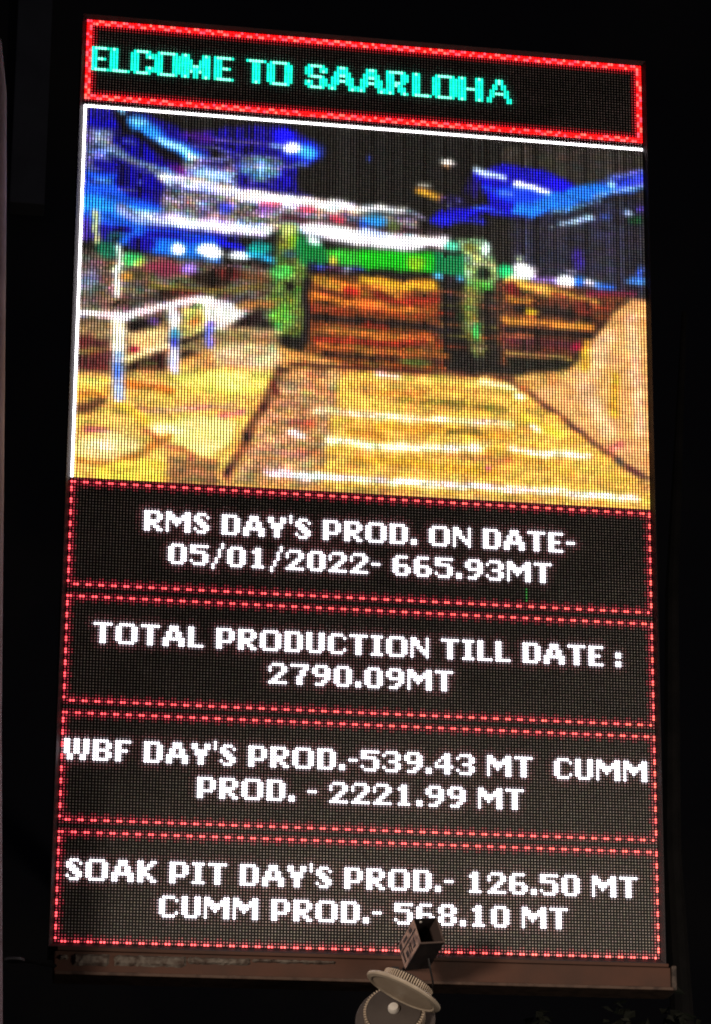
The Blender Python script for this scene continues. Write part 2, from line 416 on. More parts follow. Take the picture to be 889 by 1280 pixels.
# ---- the picture: rows 32-165, drawn once into a 192 x 134 grid, one colour per diode
ART = '''
P|143,2.5;192.6,1.3;192.3,19.7;142.9,20.7|46,42,38|0.4|1
P|145.6,29.5;192.3,18.2;191.3,64.9;145.4,53.5|36,36,52|0.5|2
P|-0.2,0.6;14.7,0.1;32.2,6.1;42.3,14.2;52.8,26.7;53.1,45.8;0.3,50|20,13,138|0.3|1
P|0.6,8.8;9.6,8.7;10.5,21.3;0.6,26|84,90,160|0.8|1
P|8.8,1;16.8,1.2;26.9,9.5;37.9,19;36.6,22.4;29.1,19.8;20.4,13.1;12.3,8.7|12,9,22|0.3|0.6
P|2.3,5.1;11.1,5;12.2,8.1;2.7,8.1|10,5,165|0.1|0.6
S|2.2,9;8.3,10;16.3,10.5|85,85,120|0.5|1.1
S|4.9,12;12.5,16.7;21.9,21;34.6,26.1|105,125,160|0.55|3.9
P|10.2,10.4;19,10.8;25.9,19.1;31.8,22.2;25.9,21.5;17.3,18.1;9.8,14|6,0,150|0.08|0.5
P|1.1,24.2;12.7,25;16.9,32.6;30.3,36.5;30.4,40.3;-0.5,39|22,85,225|0.35|2
P|4.6,19.8;12.6,20.6;13.2,22.6;4.7,22.4|10,5,150|0.2|0.7
P|11.4,23.3;20.1,21.1;25.5,25.1;26.7,29.7;22.5,33;15.6,33;11.8,28.6|7,0,142|0.1|0.5
E|19.4,27.4;0.8,0.7|130,160,220|0|0.5
P|-0.7,33.5;7.2,33.4;13.1,36.1;30.3,36.5;29.6,39.5;-1,39.6|30,140,245|0.35|1.5
S|17,5;27,11.9;38.1,17.5;43.6,22.4|45,140,250|0.25|5.3
S|25.7,11.1;33.2,14.4;39.7,18|150,215,255|0.3|2.5
S|35.9,16.2;39.2,17.7|240,245,255|0.1|1.7
S|16.4,4.2;20.2,5.6|110,190,255|0.3|2.2
S|30.2,20.3;34.5,21.7;39.3,23.4|110,22,135|0.35|3.1
S|24.8,18.6;30.7,19.6|30,5,110|0.1|1.9
S|18.1,9.1;27.1,15.5;36.6,20.3|7,4,15|0.1|2.2
P|32.5,18;52.5,14.2;65.6,19.1;65.7,24.7;50.1,27.2;35.6,26|108,112,160|0.85|1.2
S|11.5,0.1;13.1,1.5|120,190,220|0.3|1.9
S|39.3,22.5;48.7,23.2|150,190,235|0.3|3.3
P|34.2,9.5;45.6,4.9;57.8,2.9;70.2,3.1;79.3,8.9;79.9,13.1;72.1,18.2;70.5,25.5;77.1,27.4;52.8,27;49.9,15.3;42.3,13|17,7,128|0.28|0.8
P|52.5,14.2;67.7,14.7;66.7,22.3;57.6,23.6;51.6,20.8|86,108,155|0.9|1
S|36.3,9.3;45.7,9.7;66.5,9.7|120,115,185|0.5|0.8
P|32.3,8.5;42.2,7;43.9,11.7;36.4,11.7|70,20,140|0.4|2
P|66.7,18.7;72.1,18.8;71.1,25.5;64.9,26|15,5,165|0.15|1
E|67.3,6.3;3.9,2.9|18,10,250|0.05|0.5
E|73.6,10.9;7.1,3.7|25,60,240|0.15|0.7
E|75.2,11.4;3.2,2.3|60,170,255|0.2|0.6
E|70.3,10;3.2,2|255,255,255|0|0.5
E|64.6,9.6;2.4,1.1|120,150,220|0.4|0.5
S|70.2,17.5;75.6,16.1|70,90,180|0.5|1.7
S|27.3,25.2;40.7,26.5;52.8,28.5;74.4,29.7;92,31.5|212,204,212|0.5|3.6
S|48,28.6;60.9,29.9;79.8,30.1;90.7,30.4|252,248,246|0.25|2.8
S|92,30.9;105.7,30.4;108.4,30.2|215,210,205|0.2|2.5
P|27.4,27.9;60.9,31.1;94.8,33.1;112.5,32.8;113.1,41.1;61.1,42.3;26.4,39.2|132,116,134|0.85|1.2
S|28.2,26.1;39.4,27.2;50.1,29.9|180,190,235|0.4|2.5
S|50.2,30.5;66.3,31.8;85.2,32|225,215,225|0.4|1.7
S|59.6,31.8;66.3,31.8|225,70,90|0.4|1.4
S|73.3,32.1;77.7,32.7|225,70,100|0.3|1.4
S|79.8,33.4;94.8,33.1;104.3,33.5|150,120,80|0.5|1.1
S|66.9,36.2;79.9,37.2;90.7,37.8;98.9,37.5|66,30,38|0.4|2.2
S|98.9,37.5;112.5,38.2;120.2,37.9|38,22,28|0.4|2.5
S|84.2,35.1;87.4,36|215,60,90|0.3|1.7
E|98.3,34.9;4.5,2.3|45,150,225|0.25|0.6
E|104.9,36.7;2.4,2|90,110,60|0.4|0.5
E|94.8,37.2;1.6,1.1|30,80,200|0.2|0.5
E|61,34;3.7,1.7|150,90,150|0.5|0.5
E|47.6,35.1;2.4,2|60,70,210|0.4|0.5
S|15.8,39.4;30.4,40.3;45,41.5;61.1,42|180,182,235|0.5|4.4
S|30.4,40.6;44.5,42.1;62.4,41.6|236,234,246|0.35|3.1
S|13.1,36.7;18.4,39.2|120,120,150|0.5|2.2
S|76.7,39.8;94.8,42;107.1,42.8;121.3,41.4|250,246,252|0.12|5.3
S|94.8,39.6;101.1,40|190,200,250|0.2|2.5
S|76.7,43.7;79.9,44.6|215,235,225|0.2|2.2
S|115.3,44.5;120.2,43.2|60,50,40|0.3|0.8
P|-0,39;13.2,39.6;23.8,43.8;46.4,45.8;46.6,52.8;26.7,53.2;13.5,50.4;13.3,44.6;0.1,42.7|25,95,225|0.4|1
S|13.1,37.9;18.5,41.3;30.4,41.8|130,150,235|0.3|2.2
E|14.4,44.8;2.9,1.3|10,0,130|0.05|0.5
E|20.8,49.6;4.2,2.6|10,0,142|0.05|0.4
S|22.6,45.9;30.5,46.7;39.8,47.5|12,10,160|0.2|2.2
P|25.5,48;46.5,47.5;46.6,54.5;34.7,54.9;25.7,52.7|20,110,235|0.25|1
S|34,47.3;46.5,47.2|20,60,220|0.2|1.4
S|46.5,47.2;53.7,48.4|14,20,225|0.15|2.5
E|32.5,51;2.4,2|255,255,255|0|0.4
E|43.1,51;4.5,2.3|255,255,255|0|0.4
E|53.2,51.7;4.2,1.7|235,248,255|0.05|0.5
S|55.9,50.9;66.6,52.7|45,185,235|0.25|2.2
E|59.8,48.5;3.9,2.3|10,165,150|0.35|0.5
S|21.1,39.9;42.9,43.7|220,220,250|0.3|0.8
P|-0.1,53.5;26.7,53.8;66.6,55.3;66.9,74.5;0,79.4|100,84,74|0.8|1.5
E|2,45.5;1.3,4.9|92,60,190|0.4|0.5
S|5,39.7;6.1,50.1|205,208,135|0.3|2.2
E|9.3,52.8;3.4,3.1|20,125,95|0.5|0.5
E|12.3,47.6;2.6,1.7|20,80,90|0.4|0.5
E|17.6,55.6;3.2,2.3|60,205,110|0.45|0.5
E|20.8,57.1;2.1,1.4|180,215,90|0.4|0.5
S|13.2,51.3;13.2,59.2;12.7,69.3|226,240,228|0.12|2.2
E|2.9,64.3;3.2,4.3|112,112,128|0.5|0.5
E|28.4,58.3;6.8,2.9|126,52,72|0.4|0.5
E|36.6,57.9;3.2,2.3|175,130,235|0.3|0.5
E|43.3,60.6;6.8,2.6|28,20,14|0.4|0.5
E|35,66.5;7.1,1.1|78,12,14|0.3|0.5
S|24.4,65;38.9,65;61.4,62.7|118,105,48|0.5|2.2
S|54.7,58.9;65.4,60.1|100,70,40|0.5|2.5
E|49.4,58.4;4.2,2|80,25,25|0.4|0.5
E|16.4,61.8;2.4,1.7|200,140,60|0.4|0.5
S|27.1,66.8;31.1,68.5|40,15,12|0.3|1.7
S|14.1,71.5;27.1,68.8;37.7,69.5|70,55,45|0.5|1.9
P|66.4,39.5;72.9,38.7;75.7,52.9;76.4,67.5;75,79.7;65.1,79.9;63.1,66.1;65,53.7|96,122,52|0.8|1.5
E|69.7,41;2.6,2.6|195,195,115|0.3|0.5
E|70.8,45;2.1,2.3|140,175,40|0.4|0.5
E|69.8,49.8;2.4,1.7|60,100,110|0.4|0.5
E|67.2,56.5;3.7,2.3|80,200,85|0.4|0.5
E|70.5,61.5;2.1,1.7|22,20,16|0.2|0.5
E|67.4,73.3;3.7,4.6|95,165,55|0.7|0.5
E|74.1,47.7;2.1,5.1|20,130,70|0.3|0.5
P|74,45.1;81.6,45.1;83.3,51.7;76.8,53.7;74.1,52.4|0,128,58|0.15|0.6
P|82.1,46.8;94.8,46.4;94.9,52.6;83.3,51.7|50,190,50|0.4|0.8
E|84.3,50.8;1.3,1.7|225,205,70|0.3|0.5
E|78,65;2.4,4.6|26,20,26|0.5|0.5
E|77.6,53.3;1.8,1.4|20,30,60|0.3|0.5
S|79.5,53.5;94.9,53.8|60,70,170|0.6|1.9
E|88.7,54.5;1.8,1.4|245,245,255|0.1|0.5
S|82.7,54.1;86.5,53.8|140,30,30|0.3|1.1
P|93.5,46.2;119.4,46;119.4,52.8;94.9,52.9;93,51.6|16,190,26|0.22|0.8
E|112.5,50;3.2,2.9|130,200,30|0.4|0.5
P|118.8,46;130.1,45.7;129.8,53.5;118.8,52.5|0,128,72|0.12|0.5
E|125.4,42.8;2.9,1.7|90,210,160|0.35|0.5
P|126.8,39.4;136.1,39.3;139.4,45;141.6,52.3;139.3,57.5;129.5,58.8;128.4,46.5|135,165,112|0.65|1
E|131.2,42.4;2.4,1.7|122,122,50|0.3|0.5
E|136.7,42.2;1.3,2.3|200,235,225|0.2|0.5
E|135.5,51.8;2.6,2.6|18,34,24|0.3|0.5
E|133.9,46;1.3,1.4|190,190,110|0.4|0.5
E|134.4,56.7;4.7,1.7|70,175,60|0.4|0.5
E|143.2,50.7;2.6,2.3|30,205,120|0.25|0.5
E|120.5,54.2;1.8,1.1|90,185,240|0.2|0.5
E|127.3,54.2;1.1,1.1|90,185,240|0.2|0.5
E|149.9,49.6;3.9,2.6|240,240,235|0.12|0.5
S|145.4,52.3;153.2,52|235,240,235|0.15|1.9
S|153.2,52.9;162,52.8|150,120,220|0.4|1.7
E|164,52.6;3.4,2.3|248,245,250|0.08|0.5
E|168.4,52.3;1.6,1.7|30,110,235|0.2|0.5
S|170.9,52.4;175.4,53.3|205,200,215|0.3|2.2
S|174.8,53.3;179.8,53.5|45,120,240|0.3|1.9
E|168.8,44.2;2.4,4|52,32,130|0.5|0.5
S|164.3,48.4;167.6,49.1|215,220,240|0.2|0.8
E|188.6,50.2;4.2,1.4|60,130,200|0.5|0.5
E|190,46.5;1.3,2.3|50,90,190|0.5|0.5
E|148.3,44.9;1.6,1.1|130,150,120|0.5|0.5
S|48.6,18.7;64.8,18.8|135,150,190|0.9|0.6
S|52.7,20.4;66.7,20.5|135,150,190|0.9|0.6
S|51.5,16.7;60.7,16.8|135,150,190|0.9|0.6
S|36.4,12.6;45.8,13|135,150,190|0.9|0.6
S|58.5,14.6;66.6,14.8|135,150,190|0.9|0.6
S|46.6,13.8;52.5,14.2|135,150,190|0.9|0.6
S|55.4,23.8;63.5,24|135,150,190|0.9|0.6
S|66.6,17.8;69.9,18.1|135,150,190|0.9|0.6
S|4.5,16.2;10.4,16.6|135,150,190|0.9|0.6
S|2.5,18.8;7.8,18.9|135,150,190|0.9|0.6
S|12.4,12.6;17.7,13.3|135,150,190|0.9|0.6
S|27.3,22.6;31.8,23.7|135,150,190|0.9|0.6
S|18,22.8;22.2,23.3|135,150,190|0.9|0.6
S|15.2,20;19.5,20.9|135,150,190|0.9|0.6
S|1.7,11.1;9.7,11|135,150,190|0.9|0.6
S|2.3,13.4;9.2,13.7|135,150,190|0.9|0.6
S|3.8,28.1;10.2,28.4|135,150,190|0.9|0.6
S|12.9,30.3;18.7,31|135,150,190|0.9|0.6
S|34.2,11.3;49.8,11.1|8,4,90|0.5|0.9
S|52.4,6.7;60.5,6.6|8,4,90|0.5|0.9
S|52.5,12.1;64.7,12.3|8,4,90|0.5|0.9
S|60.8,21.9;66.7,22.3|8,4,90|0.5|0.9
S|42.4,18.6;48.6,19|8,4,90|0.5|0.9
S|9.6,9.8;17.6,10.9|8,4,90|0.5|0.9
S|18.2,29.8;26.2,31.5|8,4,90|0.5|0.9
S|0.9,27.2;4.4,28|8,4,90|0.5|0.9
S|134.6,17.2;145.7,18.1|12,8,120|0.5|0.8
S|137.9,23.3;148.4,23.3|12,8,120|0.5|0.8
S|123.5,30.7;134.5,30.7|12,8,120|0.5|0.8
S|151.3,14.6;162.5,16.1|12,8,120|0.5|0.8
S|145.6,25.9;155.6,26.3|12,8,120|0.5|0.8
S|168,19.6;176.5,17.3|150,190,240|0.9|0.6
S|162.4,22.8;170.8,20.5|150,190,240|0.9|0.6
S|173.7,15.8;182.2,13.5|150,190,240|0.9|0.6
S|180.7,17.6;190.7,15|150,190,240|0.9|0.6
S|182.2,12;191.9,9.7|150,190,240|0.9|0.6
S|162.4,25.8;169.1,23.4|150,190,240|0.9|0.6
S|177,20.3;192.3,16|30,26,60|0.6|0.8
P|75.8,57;94.9,55.8;119.4,56;123.4,90.2;95.1,89.9;75.1,87.8|128,68,32|0.7|1
S|78.8,59.1;94.9,60.8;107.1,62.8|205,130,45|0.5|3.6
S|94.9,56.7;107.1,58.7;118.5,57.6|236,172,42|0.3|3.6
S|78,64.4;85.5,65.6;99,66.1;112.6,67.7|226,118,42|0.45|2.5
S|88.2,61;93.1,62.1|200,30,30|0.3|1.7
S|99,63.1;107.1,63.7;119.4,62.5|165,38,28|0.5|1.7
S|80.1,63.1;90.9,63.5|45,16,14|0.3|1.1
S|94.9,60.8;104.4,62.7|70,20,16|0.4|1.1
S|76,55.8;94.9,54.6;108.5,55.4|18,16,20|0.2|1.4
S|76,72.1;95,72.2;123.4,73.4|28,20,22|0.3|2.5
S|75.9,69.8;95,69.3;119.4,68.7|150,60,30|0.6|1.4
E|101.8,77.8;6.3,2|222,130,42|0.5|0.5
E|99.1,73.9;4.7,1.1|150,40,26|0.5|0.5
S|80.3,76.5;95,76.6;118,77.5|205,120,50|0.5|1.7
S|79,80.3;95.1,80;115.3,78.6|150,40,26|0.5|1.9
S|80.4,82.3;95.1,82.4;123.4,83|190,105,44|0.5|1.7
S|81.7,84.8;95.1,85.5;107.2,85.3|36,20,18|0.3|1.7
E|118,85.4;6.3,1.4|60,30,24|0.4|0.5
E|112.6,86.1;5.3,1.7|90,100,45|0.5|0.5
S|75.8,59.3;75.5,80.6|30,24,30|0.35|2.5
S|124.3,53.9;122.6,78.1|28,27,32|0.8|1.7
S|120.2,60.1;129.5,60.3|150,90,40|0.9|0.7
S|120.2,63.9;129.5,64.1|110,110,50|0.9|0.7
S|120.2,67.7;129.4,67.9|160,50,30|0.9|0.7
S|120.2,71.5;129.4,71.7|150,90,40|0.9|0.7
S|120.2,75.3;129.4,75.6|110,110,50|0.9|0.7
S|120.2,79.1;129.4,79.4|160,50,30|0.9|0.7
S|131.7,59.2;131.1,69.3;133.8,79.3|100,108,56|0.8|6.1
E|137.7,65.9;1.8,4.6|40,34,32|0.9|0.5
S|134.4,60.8;142.1,60.8|120,110,60|0.9|0.7
S|134.4,64.3;142.1,64.4|150,70,40|0.9|0.7
S|134.4,67.9;142,67.9|60,40,34|0.9|0.7
S|134.3,71.4;142,71.4|120,110,60|0.9|0.7
S|134.3,74.9;142,74.9|150,70,40|0.9|0.7
S|134.3,78.4;142,78.5|60,40,34|0.9|0.7
E|133.5,73.2;1.1,3.1|60,195,90|0.25|0.5
E|127.5,68.1;1.3,1.4|20,40,20|0.3|0.5
P|139.9,53.9;162,54;187,56.9;181.3,62.7;163.3,85.2;141.1,84.7|92,50,32|0.7|1
S|144.3,54.1;159.2,56.6;174.4,60.2|226,172,72|0.35|3.3
S|144.3,60.7;151.4,60.7|220,130,50|0.5|2.2
S|159.2,57.2;178.6,61.7|170,60,40|0.5|1.4
S|147,63.7;171.6,64.6|30,24,24|0.3|3.1
E|152,64.5;2.4,1.4|232,190,40|0.25|0.5
S|142.6,68.2;156.3,68.6;173.5,69.2|228,150,58|0.35|2.2
S|143.1,71.6;161.8,72.1;174.5,72.6|30,22,24|0.3|2.2
S|143.9,75.4;165.9,76.2|76,32,42|0.5|3.3
S|143.9,74.2;152.1,73.9|180,110,60|0.5|1.1
S|142.5,78.4;161.7,80|60,26,28|0.4|1.1
S|143,80.4;152.9,80.6;165.6,80.6|215,185,100|0.3|0.7
P|143,81.9;166.1,81.5;163.8,86.6;145.7,85.5|18,22,16|0.3|0.5
E|167.5,76.4;1.8,1.7|185,18,60|0.3|0.5
S|171.7,56.2;187.6,55.6|135,28,66|0.4|1.7
E|169.7,62;3.7,2.9|110,36,28|0.6|0.5
E|177.1,68.9;3.2,2.6|40,20,22|0.4|0.5
E|145.4,57;2.4,2.6|110,20,22|0.5|0.5
P|-0.7,80.3;28.6,76.2;53.7,76.4;67,79.2;67.2,94.1;-0.1,100.1|150,120,80|0.45|2
P|-0.6,84.6;11.3,84.9;11.7,96.8;-0.2,96.5|92,38,38|0.5|1.5
S|1.1,90.1;11.4,87.7|140,110,60|0.5|2.2
P|17,82.2;28.9,78.7;29.6,85.9;18.6,91.5|228,186,122|0.25|0.8
E|19,88;1.8,1|150,0,42|0.2|0.5
S|17.3,91.9;30.7,85.2|242,222,165|0.15|1.4
P|16.8,94.2;29.7,87.6;30.4,95.5;19.5,96.8|48,16,16|0.4|0.8
S|21.5,93.8;26.7,92.6|110,110,60|0.5|1.1
P|16.1,78.2;28.6,75.6;26.1,79.2;17,81.9|14,9,14|0.2|0.6
E|25.5,77.3;1.6,1.4|90,60,140|0.4|0.5
P|34.6,72.3;42.5,71.7;42.1,79.8;34.8,81.5|205,185,100|0.45|1
E|38.4,76.6;1.8,1.7|215,130,60|0.4|0.5
S|-0.1,76.3;14.2,76.7;25.1,73;37.7,69.2;43.5,68.2|226,208,214|0.2|2.5
P|43.4,67.6;50.9,68.8;55.7,71.3;52.6,76.2;45.3,79|216,212,204|0.2|1
S|34.8,83.8;42.1,80.9|16,10,12|0.2|1.4
E|37.6,88.7;3.7,1.7|48,26,20|0.4|0.5
S|53.6,70;64.2,68.4|165,120,60|0.5|2.5
P|51,77.1;55.2,73.7;61.5,70.3;61.6,74.9;58.4,76.9|26,12,16|0.3|0.8
S|53.7,78.1;67,78.6|232,192,135|0.3|1.1
P|-0.1,98.2;29.1,94.5;45.9,84.1;67.1,83.8;95.1,89.9;145.2,88.2;164.9,85;182.8,61.1;193.2,56.4;192.7,134.8;-0.7,136.2|208,150,78|0.4|1
P|-0.1,98.7;29.1,96.2;47.4,92;65.8,91.9;59.1,114.6;49,132.6;-0.4,135.6|230,180,86|0.34|2
P|45.4,83.6;66.5,83.2;66.6,91.9;45.5,91.6|202,174,128|0.4|2
S|-0.1,101;12.3,100.7|240,225,110|0.2|1.1
S|17,100.4;31.9,101.6|220,118,42|0.4|2.5
S|0.9,105.4;9.9,104.3|222,138,52|0.4|2.2
S|2.3,110.4;9.4,107.4|112,68,42|0.45|3.6
P|31.7,96.5;65.9,93.1;63.3,100.1;38.4,102.3|246,218,96|0.3|2
E|51.9,96.9;5.3,3.4|252,235,120|0.25|0.5
S|19.1,109.3;37.2,108.1;52.9,105.1|196,128,104|0.5|1.4
S|47.7,109.7;55.3,107.5|210,96,104|0.4|1.7
S|15.1,107.6;24.4,113.4|238,190,60|0.3|2.8
P|25.7,113.4;45.9,109.8;53.3,111.6;50.3,119.6;43.6,125.1;36.8,122.2;29.7,117.9|246,222,130|0.2|1.5
E|30.4,115.6;5.3,2|250,235,170|0.2|0.5
S|4.6,117.5;12.8,117.6|176,70,82|0.35|1.7
P|1.1,121.1;13.3,117;22.2,119.8;19.3,125.5;10.1,128.3;1.3,125.6|236,206,132|0.3|2
E|9.9,122.2;5.8,1.7|246,226,160|0.3|0.5
S|1.9,127.7;13.2,128.7;22.8,123.6;32,118|204,130,52|0.3|1.7
P|8.1,130.1;23.4,125.8;30.1,127.1;30.3,133.8;8.2,134|234,200,72|0.3|1
S|23.2,116.9;35,122.3;46.2,126.6|190,112,66|0.4|1.9
P|31.1,123.7;47.8,127.1;46.9,133.9;31.9,133.7|158,112,68|0.4|1.5
E|38.4,125.2;1.1,0.9|190,70,70|0.3|0.5
S|13.5,76.7;14.1,90.9|242,234,205|0.16|3.9
S|14.1,90.4;15.1,105|150,165,215|0.35|3.6
S|13.9,93.5;14.3,97.7|60,110,220|0.3|1.7
S|31.7,73.1;32.2,82.2|236,226,228|0.16|3.3
S|32.1,81.1;32.5,83.9|40,150,190|0.3|2.5
S|32.5,83.9;32.5,86.8|60,60,205|0.3|2.5
S|32.5,86.8;32.7,94.5|190,195,240|0.25|2.8
S|42.7,68.2;43.1,76.8|235,228,225|0.16|2.5
S|43.4,76.8;43.8,84.8|110,110,215|0.35|2.2
S|-0.1,76.3;14.2,76.7;25.1,73;37.7,69.2;43.5,68.2|232,215,220|0.2|1.9
P|67.7,91.8;87.1,91.6;83.9,118.6;81.4,131.8;52.6,133;59.6,114.5|190,138,92|0.5|2
P|87.1,91.6;145.2,89.9;191.8,126.8;192.1,134.2;81.4,132.3|228,172,74|0.36|1.5
S|70.3,89.6;95.1,89.9;123.4,89.1;145.2,89.3|58,18,22|0.25|1
S|95.1,92.2;123.4,92;145.1,92.2|226,190,90|0.35|1.7
S|99.2,91.3;107.2,91.9|235,200,200|0.3|1.4
S|134.3,91.8;150.6,93.6|250,235,180|0.2|1.7
S|107.2,100;130.2,100.8;142.4,101.1|160,125,45|0.5|1.7
S|95.2,97.9;115.3,97.7|225,140,56|0.4|1.7
S|79.3,105.3;99.2,106.3;123.4,106.1;145,106.1|238,218,170|0.5|1.7
S|99.3,109.7;123.4,109.8;145,110.5|222,152,48|0.35|2.2
S|123.4,110.4;134.2,109.7|120,95,35|0.4|1.4
S|91.3,112.5;100.6,112.5|218,148,50|0.3|2.2
S|83.4,116.1;96.6,116.7;123.4,116.7;136.9,114.7|238,226,190|0.5|2.5
S|145,115.6;152.6,116;170.8,116.3|250,242,222|0.4|1.9
S|136.9,115.9;161.2,120.9|220,160,60|0.35|2.8
S|92.7,122.1;107.3,122.3;139.5,124.3|224,158,44|0.35|2.8
S|123.4,119;144.9,119.1|200,100,60|0.5|1.1
S|80.8,127.3;88.8,127.4|230,150,60|0.3|1.1
S|63.8,128.4;71.6,129;95.4,129.2|236,222,222|0.45|2.2
S|95.4,129.2;123.4,129.2;150.3,129.3;163.8,129.6;187,130.5|240,226,214|0.5|2.2
E|137.4,123.2;1.1,0.9|205,60,140|0.2|0.5
S|71.4,113.8;75.4,114.9|215,195,195|0.4|2.2
S|71.4,110.1;79.3,110.4|205,90,60|0.5|1.4
S|65,121.3;75.5,121.4|190,120,110|0.5|1.7
S|152.7,106.8;153.7,107.3|255,240,240|0.1|2.2
S|161.2,121.2;183,123.9|236,180,70|0.3|2.2
S|149.1,103;161.4,109.4|236,200,60|0.3|2.5
P|180.8,63.3;187,57.5;192.1,57.1;191.8,122.8;182.1,117;171.7,110.8;161.4,103.3;151.7,94.1;164.9,86.8|224,162,98|0.24|1
S|178.4,71.8;169.8,90;177.8,106.9|230,174,124|0.25|5.6
S|186.9,65.2;187.9,85.8;188.9,106.2|232,176,130|0.25|3.9
S|171.4,75.2;169.9,84.1|226,160,50|0.4|2.8
S|180.9,86.3;180.1,100.9|228,168,48|0.4|2.8
S|179.1,112.6;181.9,111|215,110,90|0.4|2.8
S|67.7,91.8;64.6,97.1;61.6,105.9;57,116.1;53.5,123.9;50.2,130.3|128,76,48|0.45|2.8
E|68.2,91.7;2.4,1.1|60,34,26|0.3|0.5
E|61.8,105.6;1.3,1.4|70,26,26|0.3|0.5
E|57,116.1;1.3,1.7|48,16,28|0.2|0.5
E|51,128.6;1.1,2|60,24,30|0.3|0.5
S|64.6,97.1;66,100.5|80,20,20|0.3|1.7
S|143,89.5;151.7,95.3;158.7,100;164.7,104.9;172.8,110.7;180.4,116;185.8,120.2;191.8,122.8|120,62,44|0.4|1.4
S|156,98.5;158.7,100.6|50,22,26|0.2|1.1
S|164.7,104.9;169,108|40,18,34|0.2|1.4
S|181,116.5;182.6,118.1|60,60,60|0.3|1.9
S|184.8,119.2;189.1,122.1|70,14,34|0.2|1.4
E|149.2,93.1;1.6,1.1|205,90,50|0.4|0.5
E|147.3,96.2;2.1,1.1|225,230,215|0.3|0.5
E|123.5,11.5;2.9,1.4|228,214,205|0.12|0.4
E|115.2,20.3;2.1,1.1|195,190,182|0.15|0.4
S|113.6,22.8;116.6,23.8;120.7,24.4|226,160,52|0.3|2.5
E|96.3,11.7;0.9,0.9|60,80,215|0.1|0.5
E|123.2,13.3;1.3,0.6|170,110,60|0.2|0.5
P|131.8,14.4;142.4,10.2;156.9,11.4;165.8,15.2;168.1,17.4;162.4,22.8;152.3,29;145.6,30.1;134.5,29.8;122.4,35.6;116.6,33.1;122.4,29;137.9,26|16,11,190|0.3|0.7
P|130.4,16.3;134.6,16.9;134,23.9;129,21.9|24,14,90|0.3|1
E|126.3,25.7;5.8,2.3|26,20,60|0.4|0.5
P|147,24;162.4,18.5;175.1,14.4;192.5,7.5;192.3,15.4;174.2,21.2;160.1,26.6;152.3,29.6;145.6,28.9|28,115,235|0.3|0.8
P|175.1,13.8;192.5,8.1;192.4,14.8;182.1,16.3|45,60,190|0.5|1
E|147.9,20.9;8.9,3.4|20,62,240|0.15|0.5
E|162.5,16.7;3.7,2.3|20,10,225|0.1|0.5
S|132.9,13.4;137.9,14.2;143.5,15.5|205,230,252|0.1|1.7
S|147.4,17.3;151.8,18.2;158,19.5|252,255,255|0|2.2
S|135.4,19.8;143.4,20.7|40,90,235|0.3|1.1
S|132.3,27.6;137.9,27.8;143.4,27.9|60,110,235|0.3|1.1
S|118,33.3;127.6,32.8;136.2,32.7|22,32,205|0.3|1.7
S|142.3,20.8;146.2,21.1|160,190,250|0.2|0.8
S|159.5,27.8;165.7,25.5;176.4,21.6|120,180,225|0.6|0.8
S|174.2,20;192.4,14.2|190,210,240|0.5|0.8
S|179.4,12.2;192.5,8.1|110,120,220|0.6|1.1
E|180.2,14.3;1.3,1.1|160,220,255|0.2|0.5
S|162.8,31.5;168.5,29.8;174.1,28.2|165,200,225|0.35|1.7
E|159.5,32.6;0.8,0.6|180,190,190|0.2|0.5
E|178.6,27.2;1.8,1|55,80,180|0.4|0.5
E|186.8,25;1.3,1.1|185,195,235|0.3|0.5
E|189,27.6;2.4,1.4|12,80,42|0.5|0.5
E|190.5,23.5;1.6,1.1|90,60,180|0.5|0.5
E|123.5,27.7;1.1,0.6|140,140,160|0.3|0.5
E|127.6,25;0.8,0.6|120,120,200|0.3|0.5
S|108.4,30.2;112.5,31.6;114.7,32.6|120,120,140|0.6|1.4
E|122.4,24.2;0.8,0.6|120,80,140|0.3|0.5
'''
PH = 134
yy, xx = np.mgrid[0:PH, 0:NX] + 0.5
img = np.zeros((PH, NX, 3)); img[:] = (19, 19, 18)
nz_fine = rng.normal(0, 1, (PH, NX)); nz_c = [rng.normal(0, 1, (PH, NX)) for _ in range(3)]
nz_b = [(blotch(PH, NX, 5.0, 1.5, rng) + blotch(PH, NX, 2.2, 2.2, rng) - 1) * 1.3 for _ in range(4)]
nz_b[2] *= 0.55; nz_c[1] *= 0.6
amp = np.full((PH, NX), 0.28)
def seg_dist(px, py, ax, ay, bx, by):
    dx, dy = bx - ax, by - ay
    t = np.clip(((px - ax) * dx + (py - ay) * dy) / max(dx * dx + dy * dy, 1e-6), 0, 1)
    return np.hypot(px - ax - t * dx, py - ay - t * dy)
wob_x = (blotch(PH, NX, 4, 3, rng) - 0.5) * 1.6; wob_y = (blotch(PH, NX, 4, 3, rng) - 0.5) * 1.4
